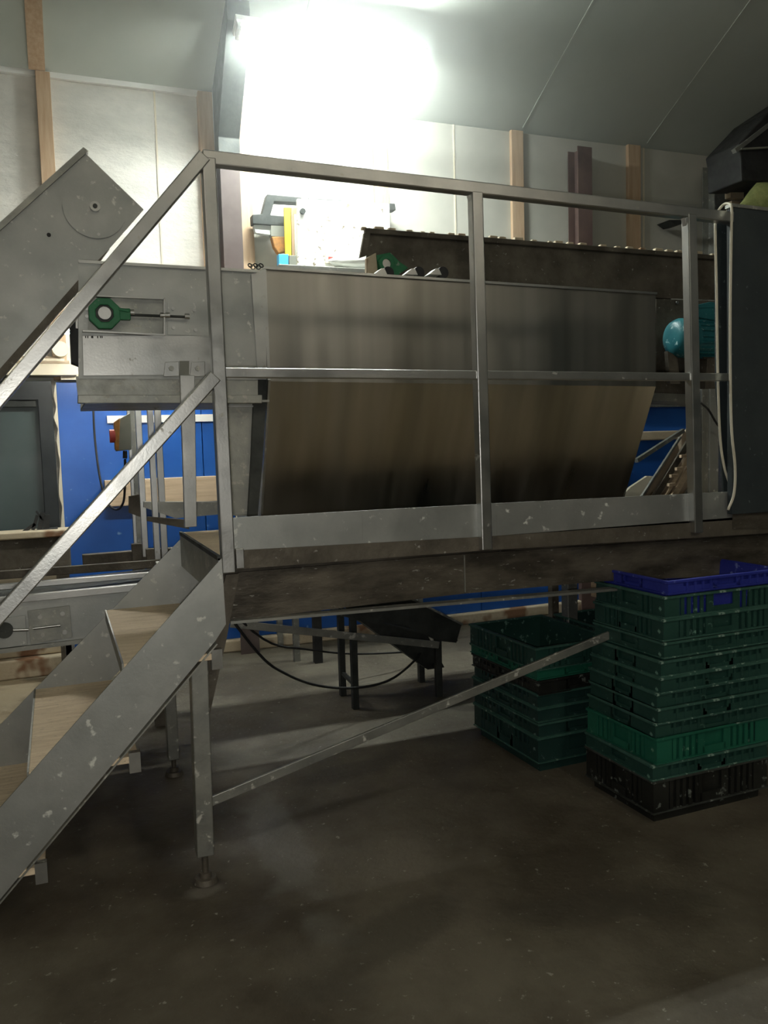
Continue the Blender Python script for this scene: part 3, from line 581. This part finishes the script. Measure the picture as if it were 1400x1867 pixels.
o = sk.build('plastic_sack', plainw); tag(o, 'slumped white plastic sack behind the hopper rim below the red banded tray', 'sack')
o = MB().pprism([(650, 488), (664, 472), (664, 492), (650, 492)], 5.6, .05).build('blue_bag_corner', ltblue, None, .004); tag(o, 'pale blue bag corner left of the green bearing', 'bag')
# chain hooked to the corner
chn = MB()
for k in range(5):
    q = at(456 + k * 5, 484 + (k % 2) * 3, 3.79); ax = Vector((0, 1, 0)) if k % 2 else Vector((.5, .4, .7)).normalized(); chn.ring(q - ax * .002, q + ax * .002, .012, .008, 12)
o = chn.build('hook_chain', dark); tag(o, 'tiny dark chain hooked on the corner of the hopper rim', 'chain')
# clutter on the ledge over the window and on the sill
ob = thing('rubble_bundle', 'heap of cream pipes and scraps lying on the ledge above the dark window', 'pipes', (-.05, YB - .15, 2.075))
for k in range(6):
    MB().cyl((-.7 + .1 * k, YB - .17 + .02 * (k % 3), 2.09 + .014 * (k // 2)), (.12 - .01 * k, YB - .15 + .02 * (k % 3), 2.088 + .014 * (k // 2)), .012, n=10).build('pipe', cream if k % 2 else tanm, ob)
q = at(110, 636, 5.9); o = MB().cyl(q, q + Vector((0, .08, 0)), .05, n=20).build('round_cap', cream, ob)
sl = thing('sill_block', 'pale masonry sill with a crumbling grey front below the dark window', 'sill', (-.8, 5.8, 0))
MB().box((-2.2, 5.72, .955), (.065, YB - .20, 1.0)).build('top_slab', kerbm, sl, .008)
MB().box((-2.2, 5.75, .74), (.055, YB - .20, .955)).build('rubble_face', dirty, sl, .01)
for x in (-1.9, .0): MB().box((x - .04, 5.78, 0), (x + .04, 5.86, .74)).build('leg', dirty, sl)
tl = thing('clamp_tool', 'jumble of black tool parts lying on the sill in the corner of the dark window', 'tool', (-.15, YB - .3, 1.045))
MB().pprism([(14, 973), (105, 962), (108, 975), (14, 979)], YB - .32, .08).build('base', black, tl, .003)
for xa, ya, xb, yb, w2 in ((60, 966, 68, 940, .02), (72, 966, 78, 934, .03), (66, 932, 78, 948, .012), (84, 966, 86, 938, .035), (40, 972, 64, 955, .02)):
    MB().bar(at(xa, ya, YB - .3), at(xb, yb, YB - .3), w2, .02).build('jaw', black, tl)
o = MB().pprism([(150, 1012), (330, 998), (330, 1022), (152, 1040)], 4.9, .06).build('brown_beam', dirty, None, .004); tag(o, 'brown stained beam end lying low before the blue wall behind the takeaway conveyor', 'beam')

# dark hood, netting and cartons in the upper right corner
hd = thing('dark_hood', 'large dark hood hanging in the upper right corner below the roof', 'hood', (5.5, 5.2, 2.9))
MB().pprism([(1347, 262), (1400, 205), (1620, 60), (1620, 330), (1400, 330), (1352, 330), (1350, 278)], 5.0, .35).build('body', black, hd, .01)
MB().bar(at(1338, 276, 5.0), at(1620, 60, 4.98), .03, .04).build('edge_strip', dull, hd)
MB().bar(at(1350, 272, 4.98), at(1420, 268, 4.98), .012, .02).build('wire', boxgrey, hd)
MB().box((5.9, 5.0, 2.6), (5.98, 5.3, 3.2)).build('wall_bracket', dark, hd)
nb = MB(); N = 14; cx = at(1400, 370, 4.9)
for i in range(9):
    for j in range(N):
        t = 2 * math.pi * j / N; rr = math.sin(math.pi * (i + .5) / 9) ; wv = 1 + .18 * math.sin(3 * t + i * 1.3) + .08 * math.sin(7 * t)
        nb.v.append(cx + Vector(((-.32 + .08 * i) , math.cos(t) * .13 * rr * wv, math.sin(t) * .17 * rr * wv - .10 + .022 * i)))
for i in range(8):
    for j in range(N): nb.f.append((i * N + j, i * N + (j + 1) % N, (i + 1) * N + (j + 1) % N, (i + 1) * N + j)); nb.sm.append(True)
nb.f += [tuple(range(N - 1, -1, -1)), tuple(range(8 * N, 9 * N))]; nb.sm += [False, False]
o = nb.build('netting_bundle', netm); tag(o, 'olive green bundle of netting under the dark hood at the right edge', 'netting')
cb = thing('carton_rack', 'tan scraps and dark uprights beside the wall under the dark hood', 'rack', at(1350, 400, 5.3))
for x0, y0, x1, y1, mt_ in ((1332, 290, 1349, 335, tanm), (1332, 338, 1356, 362, tanm), (1334, 366, 1358, 398, tanm), (1362, 352, 1368, 400, black), (1372, 362, 1400, 400, tanm)):
    MB().pbox(x0, y0, x1, y1, 5.3, .06).build('scrap' if mt_ is tanm else 'upright', mt_, cb)
MB().pbox(1330, 333, 1400, 338, 5.26, .1).build('shelf', dull, cb); MB().pbox(1330, 398, 1440, 404, 5.26, .1).build('shelf', dull, cb)
a = at(1335, 400, 5.4)
for x in (a.x, a.x + .3): MB().box((x, 5.36, 0), (x + .03, 5.4, a.z)).build('leg', dark, cb)
o = MB().pprism([(1220, 401), (1244, 401), (1244, 408), (1232, 410)], 5.9, .16).build('wall_hook', dark); tag(o, 'small dark hook on the grey wall left of the last railing post', 'hook')

# machine base at lower right behind the walkway
mbs = thing('steel_plinth', 'dark brown crusted steel plinth under the right end of the walkway', 'plinth', (3.6, 3.5, 0))
MB().box((3.25, 3.3, .72), (5.2, 3.6, 1.0)).build('beam', fasc, mbs, .004)
MB().box((3.3, 3.28, .95), (5.2, 3.3, .975)).build('edge_rail', dull, mbs)
for x in (3.5, 5.0): MB().box((x, 3.42, 0), (x + .06, 3.48, .72)).build('leg', dirty, mbs)
us = thing('beam_support', 'grey square post with two small struts under the walkway beside the nearer crate stack', 'post', (2.43, 3.5, 0))
a = at(1040, 1070, 3.62)
MB().box((a.x - .03, 3.6, 0), (a.x + .03, 3.66, .955)).build('post', dull, us, .003)
MB().bar((a.x - .16, 3.63, .95), (a.x - .03, 3.63, .74), .02, .02).build('strut', dull, us)
MB().bar((a.x + .16, 3.63, .95), (a.x + .03, 3.63, .74), .02, .02).build('strut', dirty, us)
o = MB().pprism([(1088, 1063), (1104, 1063), (1104, 1092), (1088, 1090)], 3.3, .05).build('timber_offcut', woodx, None, .004)
o.location.z = o.location.z; tag(o, 'tan timber offcut wedged under the walkway beam beside the blue topped crates', 'offcut')

# ------------------------------------------------------------------ low chute under the walkway
lt = thing('low_chute_table', 'dark steel chute on four square legs standing under the walkway', 'chute', (1.8, 4.5, 0))
ztop = {}
for x, y, px, py in ((1.50, 4.377, 640, 1112), (1.515, 4.644, 619, 1112), (2.017, 4.367, 795, 1135), (2.048, 4.69, 766, 1142)):
    z = at(px, py, y).z
    MB().box((x - .018, y - .018, 0), (x + .018, y + .018, z + .03)).build('leg', dark, lt, .002)
MB().pprism([(620, 1085), (735, 1085), (842, 1136), (832, 1172), (796, 1168), (740, 1140), (640, 1130)], 4.34, .01).build('side_plate', dark, lt)
MB().bar(at(735, 1084, 4.33), at(842, 1138, 4.33), .012, .03).build('top_edge', dull, lt)
MB().pprism([(620, 1085), (735, 1085), (842, 1136), (832, 1172), (796, 1168), (740, 1140), (640, 1130)], 4.70, .01).build('side_plate', dark, lt)
P4 = [at(622, 1120, 4.36), at(834, 1166, 4.36)]
MB().prism([P4[0], P4[1], P4[1] + Vector((0, .34, 0)), P4[0] + Vector((0, .34, 0))], (0, 0, -.01)).build('floor_plate', dark, lt)
be = MB(); T = [at(640, 1120, 4.42), at(770, 1140, 4.42), at(770, 1140, 4.42) + Vector((0, .24, 0)), at(640, 1120, 4.42) + Vector((0, .24, 0))]
c_ = at(790, 1215, 4.5); B = [c_ + Vector((-.06, -.05, 0)), c_ + Vector((.05, -.05, 0)), c_ + Vector((.05, .08, 0)), c_ + Vector((-.06, .08, 0))]
be.add(T + B, [(0, 1, 2, 3), (7, 6, 5, 4), (0, 4, 5, 1), (1, 5, 6, 2), (2, 6, 7, 3), (3, 7, 4, 0)]); be.build('discharge_spout', dark, lt)
MB().bar((1.50, 4.377, .14), (1.515, 4.644, .14), .02, .02, (0, 0, 1)).build('stretcher', dark, lt); MB().bar((2.017, 4.367, .17), (2.048, 4.69, .17), .02, .02, (0, 0, 1)).build('stretcher', dark, lt)
o = MB().box((1.575, 5.41, 0), (1.63, 5.465, .95)).build('black_post', black, None, .002); tag(o, 'thin black post standing before the blue wall left of the low chute', 'post')
pts = [(.56, 3.6, .93), at(470, 1190, 3.9), at(520, 1228, 4.0), at(580, 1250, 4.1), at(650, 1254, 4.2), at(710, 1240, 4.3), at(755, 1205, 4.4), at(775, 1175, 4.5)]
o = MB().tube(smoothpts(pts), .007).build('hanging_hose', black); tag(o, 'black hose sagging in a loop under the walkway to the low chute', 'hose')
pts = [(.56, 3.68, .93), at(480, 1165, 3.9), at(560, 1184, 4.6), at(640, 1192, 4.9), at(720, 1190, 5.0), at(800, 1184, 5.2)]
o = MB().tube(smoothpts(pts), .006).build('slack_hose', black); tag(o, 'thinner slack hose running almost level under the walkway', 'hose')

# ------------------------------------------------------------------ crates
def crate(name, h, pitch, mt_, label, group, loc, rot=0, tag_side=None, L_=.585, W_=.43, open_ribs=False):
    """h full height, pitch visible collar height; origin at the near left bottom corner of the footprint centre"""
    t = bpy.data.objects.new(name, None); COL.objects.link(t); t.empty_display_size = .05; WL[t] = Vector((0, 0, 0))
    t['label'] = label; t['category'] = 'crate'; t['group'] = group
    a, b = L_ / 2, W_ / 2; ins, tp, th = .014, .012, .003
    zc0 = h - pitch
    # tapered body (hollow)
    body = MB()
    def loop(dx, z): return [(-a + dx, -b + dx, z), (a - dx, -b + dx, z), (a - dx, b - dx, z), (-a + dx, b - dx, z)]
    V_ = loop(ins + tp, .0) + loop(ins, h - .006) + loop(ins + th, h - .006) + loop(ins + tp + th, .006)
    F_ = [(3, 2, 1, 0), (12, 13, 14, 15)]
    for i in range(4):
        j = (i + 1) % 4; F_ += [(i, j, j + 4, i + 4), (i + 4, j + 4, j + 8, i + 8), (i + 8, j + 8, j + 12, i + 12)]
    body.add(V_, F_); body.build('body', mt_, t)
    # collar: lips, corner posts, ribs and hand hole
    c = MB(); d = .012
    def frame(z0, z1, out):
        o_ = out; c.box((-a - o_, -b - o_, z0), (a + o_, -b + d, z1)); c.box((-a - o_, b - d, z0), (a + o_, b + o_, z1)); c.box((-a - o_, -b + d, z0), (-a + d, b - d, z1)); c.box((a - d, -b + d, z0), (a + o_, b - d, z1))
    frame(h - .010, h, .004)
    frame(zc0 + .002, zc0 + .008, .003)
    c.build('rim', {g_dark: g_rim, g_deep: g_rim, k_cr: k_rim}.get(mt_, mt_), t, .0015)
    r_ = MB(); z0, z1 = zc0 + .008, h - .010
    for sx in (-1, 1):
        for sy_ in (-1, 1):
            r_.box((sx * (a - .002), sy_ * (b - .002), z0), (sx * (a - .075), sy_ * (b - .006), z1)); r_.box((sx * (a - .002), sy_ * (b - .006), z0), (sx * (a - .006), sy_ * (b - .07), z1))
    for sy_ in (-1, 1):          # long sides
        y0, y1 = sy_ * (b - .004), sy_ * (b - .009)
        for x0, x1 in ((-a + .075, -.06), (.06, a - .075)):
            if open_ribs:
                for k in range(5): xx = x0 + (x1 - x0) * (k + .5) / 5; r_.box((xx - .008, y0, z0), (xx + .008, y1, z1))
            else: r_.box((x0, y0, z0), (x1 - .0, y1, z0 + (z1 - z0) * .55)); [r_.box((x0 + (x1 - x0) * (k + .5) / 4 - .005, y0 + sy_ * .002, z0), (x0 + (x1 - x0) * (k + .5) / 4 + .005, y1, z1)) for k in range(4)]
        r_.box((-.06, y0, z0), (.06, y1, z0 + (z1 - z0) * .3)); r_.box((-.07, y0, z0), (-.05, y1, z1)); r_.box((.05, y0, z0), (.07, y1, z1))
    for sx in (-1, 1):
        x0, x1 = sx * (a - .004), sx * (a - .009)
        for y0, y1 in ((-b + .07, -.055), (.055, b - .07)):
            r_.box((x0, y0, z0), (x1, y1, z1)) if not open_ribs else [r_.box((x0, y0 + (y1 - y0) * (k + .5) / 3 - .008, z0), (x1, y0 + (y1 - y0) * (k + .5) / 3 + .008, z1)) for k in range(3)]
        r_.box((x0, -.055, z0), (x1, .055, z0 + (z1 - z0) * .3)); r_.box((x0, -.065, z0), (x1, -.045, z1)); r_.box((x0, .045, z0), (x1, .065, z1))
    r_.build('side_ribs', mt_, t)
    t.location = loc; t.rotation_euler.z = rot
    return t
def copy_crate(src, loc, rot, label, mt_=None):
    r = src.copy(); COL.objects.link(r); r.location = loc; r.rotation_euler.z = rot; r['label'] = label
    for ch_ in list(src.children):
        if ch_.name.startswith('label'): continue
        c = ch_.copy(); COL.objects.link(c); c.parent = r
        if mt_: c.data = ch_.data.copy(); c.data.materials[0] = mt_
    return r
def card(t, face, u, z, wd, ht, L_=.585, W_=.43):
    q = MB()
    if face == 'left': q.box((-L_ / 2 - .006, u, z), (-L_ / 2 - .003, u + wd, z + ht))
    else: q.box((u, -W_ / 2 - .006, z), (u + wd, -W_ / 2 - .003, z + ht))
    return q.build('label_card', lid, t)
G1 = 'crates in the nearer stack with the blue one on top'; G2 = 'crates in the lower stack behind the diagonal brace'
def c1(k, dx=0, dy=0): return (2.055 + .2925 + dx, 2.525 + .215 + dy)
R1 = math.radians(1.0)
x, y = c1(0); K = crate('plastic_crate', .175, .135, k_cr, 'deep black ribbed crate on the floor, lowest of the nearer stack', G1, (x, y, 0), R1, open_ribs=True)
D = crate('plastic_crate', .165, .066, g_dark, 'dark green crate directly on the black crate of the nearer stack', G1, (*c1(0), .072), R1 * .5)
Bc = crate('plastic_crate', .165, .105, g_brt, 'bright green crate with open ribs low in the nearer stack', G1, (*c1(0, .008, .0), .177), R1 * 2, open_ribs=True)
names = ['dark green crate resting on the bright green crate', 'dark green crate, second above the bright green one', 'dark green crate, third above the bright green one in the nearer stack',
         'dark green crate halfway up the nearer stack, four above the bright green one', 'dark green crate, five above the bright green one in the nearer stack', 'dark green crate, three below the blue crate',
         'dark green crate with a paler rim and scuff spots, two below the blue crate', 'dark green crate nested just under the royal blue crate']
z = .342; tops = [.40, .458, .516, .577, .640, .71, .80, .885]
for k, (tp_, nm) in enumerate(zip(tops, names)):
    j = random.uniform(-.006, .006); pos = (*c1(0, .012 + .05 * (k + 1) / 9 + j, random.uniform(-.006, .006)), tp_ - .165)
    rt = R1 + random.uniform(-.012, .012)
    if k in (6, 7):
        if k == 6: D2 = crate('plastic_crate', .165, .088, g_dark, nm, G1, pos, rt, open_ribs=True)
        else: copy_crate(D2, pos, rt, nm)
    else: copy_crate(D, pos, rt, nm)
BL = crate('plastic_crate', .165, .055, b_cr, 'royal blue crate on top of the nearer stack', G1, (*c1(0, .07, 0), .945 - .165), R1)
# second stack
def c2p(dx=0, dy=0): return (1.92 + .215 + dx, 3.14 + .2925 + dy)
R2 = math.radians(91.5)
E0 = crate('plastic_crate', .165, .12, g_deep, 'deep green crate on the floor, lowest of the stack behind the brace', G2, (*c2p(), 0), R2)
card(E0, 'front', -.06, .10, .04, .05)
nm2 = ['deep green crate, second from the floor behind the brace', 'deep green crate, third from the floor behind the brace', 'deep green crate, fourth from the floor behind the brace']
E1 = crate('plastic_crate', .165, .068, g_deep, nm2[0], G2, (*c2p(.004, 0), .230 - .165), R2)
copy_crate(E1, (*c2p(0, .004), .300 - .165), R2 + .01, nm2[1]); copy_crate(E1, (*c2p(.004, 0), .365 - .165), R2 - .008, nm2[2])
copy_crate(E1, (*c2p(.0, 0), .425 - .165), R2 + .02, 'black crate near the top of the stack behind the brace', k_cr)
E2 = crate('plastic_crate', .165, .05, g_brt, 'brighter green crate second from the top behind the brace', G2, (*c2p(-.004, .006), .475 - .165), R2 + .02)
E3 = crate('plastic_crate', .165, .105, g_dark, 'open empty dark green crate on top of the stack behind the brace', G2, (*c2p(-.012, .0), .575 - .165), R2 + .015, open_ribs=True)
o = crate('plastic_crate', .165, .10, g_deep, 'dark empty crate standing behind the nearer stack against the open topped one', G2, (2.62, 3.43, .41), R2)
o['group'] = 'crates behind the nearer stack'
for k in range(3):
    q = copy_crate(E0, (2.62, 3.43, .0 + .136 * k), R2, ['deep green crate on the floor behind the nearer stack', 'deep green crate second from the floor behind the nearer stack', 'deep green crate under the empty one behind the nearer stack'][k]); q['group'] = 'crates behind the nearer stack'

# ------------------------------------------------------------------ haze added to imitate lens glow around the tubes
LAMPC = Vector((1.86, 5.30, 4.18))
hz = bpy.data.materials.new('glow_haze'); hz.use_nodes = True; nt = hz.node_tree; n = nt.nodes; L = nt.links; n.remove(n['Principled BSDF'])
vs = n.new('ShaderNodeVolumeScatter'); vs.inputs['Color'].default_value = (.93, .98, .97, 1); vs.inputs['Anisotropy'].default_value = .3
ge = n.new('ShaderNodeNewGeometry'); ds = n.new('ShaderNodeVectorMath'); ds.operation = 'DISTANCE'; ds.inputs[1].default_value = LAMPC
L.new(ge.outputs['Position'], ds.inputs[0])
mr = n.new('ShaderNodeMapRange'); mr.inputs[1].default_value = 0; mr.inputs[2].default_value = 2.7; mr.inputs[3].default_value = 1; mr.inputs[4].default_value = 0
L.new(ds.outputs['Value'], mr.inputs[0])
pw = n.new('ShaderNodeMath'); pw.operation = 'POWER'; pw.inputs[1].default_value = 2.0; L.new(mr.outputs[0], pw.inputs[0])
ml = n.new('ShaderNodeMath'); ml.operation = 'MULTIPLY'; ml.inputs[1].default_value = HAZE; L.new(pw.outputs[0], ml.inputs[0]); L.new(ml.outputs[0], vs.inputs['Density'])
L.new(vs.outputs[0], n['Material Output'].inputs['Volume'])
o = MB().prism([(-.9, 2.6, 2.72), (-.9, 5.88, 2.72), (-.9, 5.88, zc(5.88) - .03), (-.9, 2.6, zc(2.6) - .03)], (5.5, 0, 0)).build('glow_haze', hz); tag(o, 'thin added haze giving the lens glow around the lit tubes', 'haze'); o['kind'] = 'stuff'
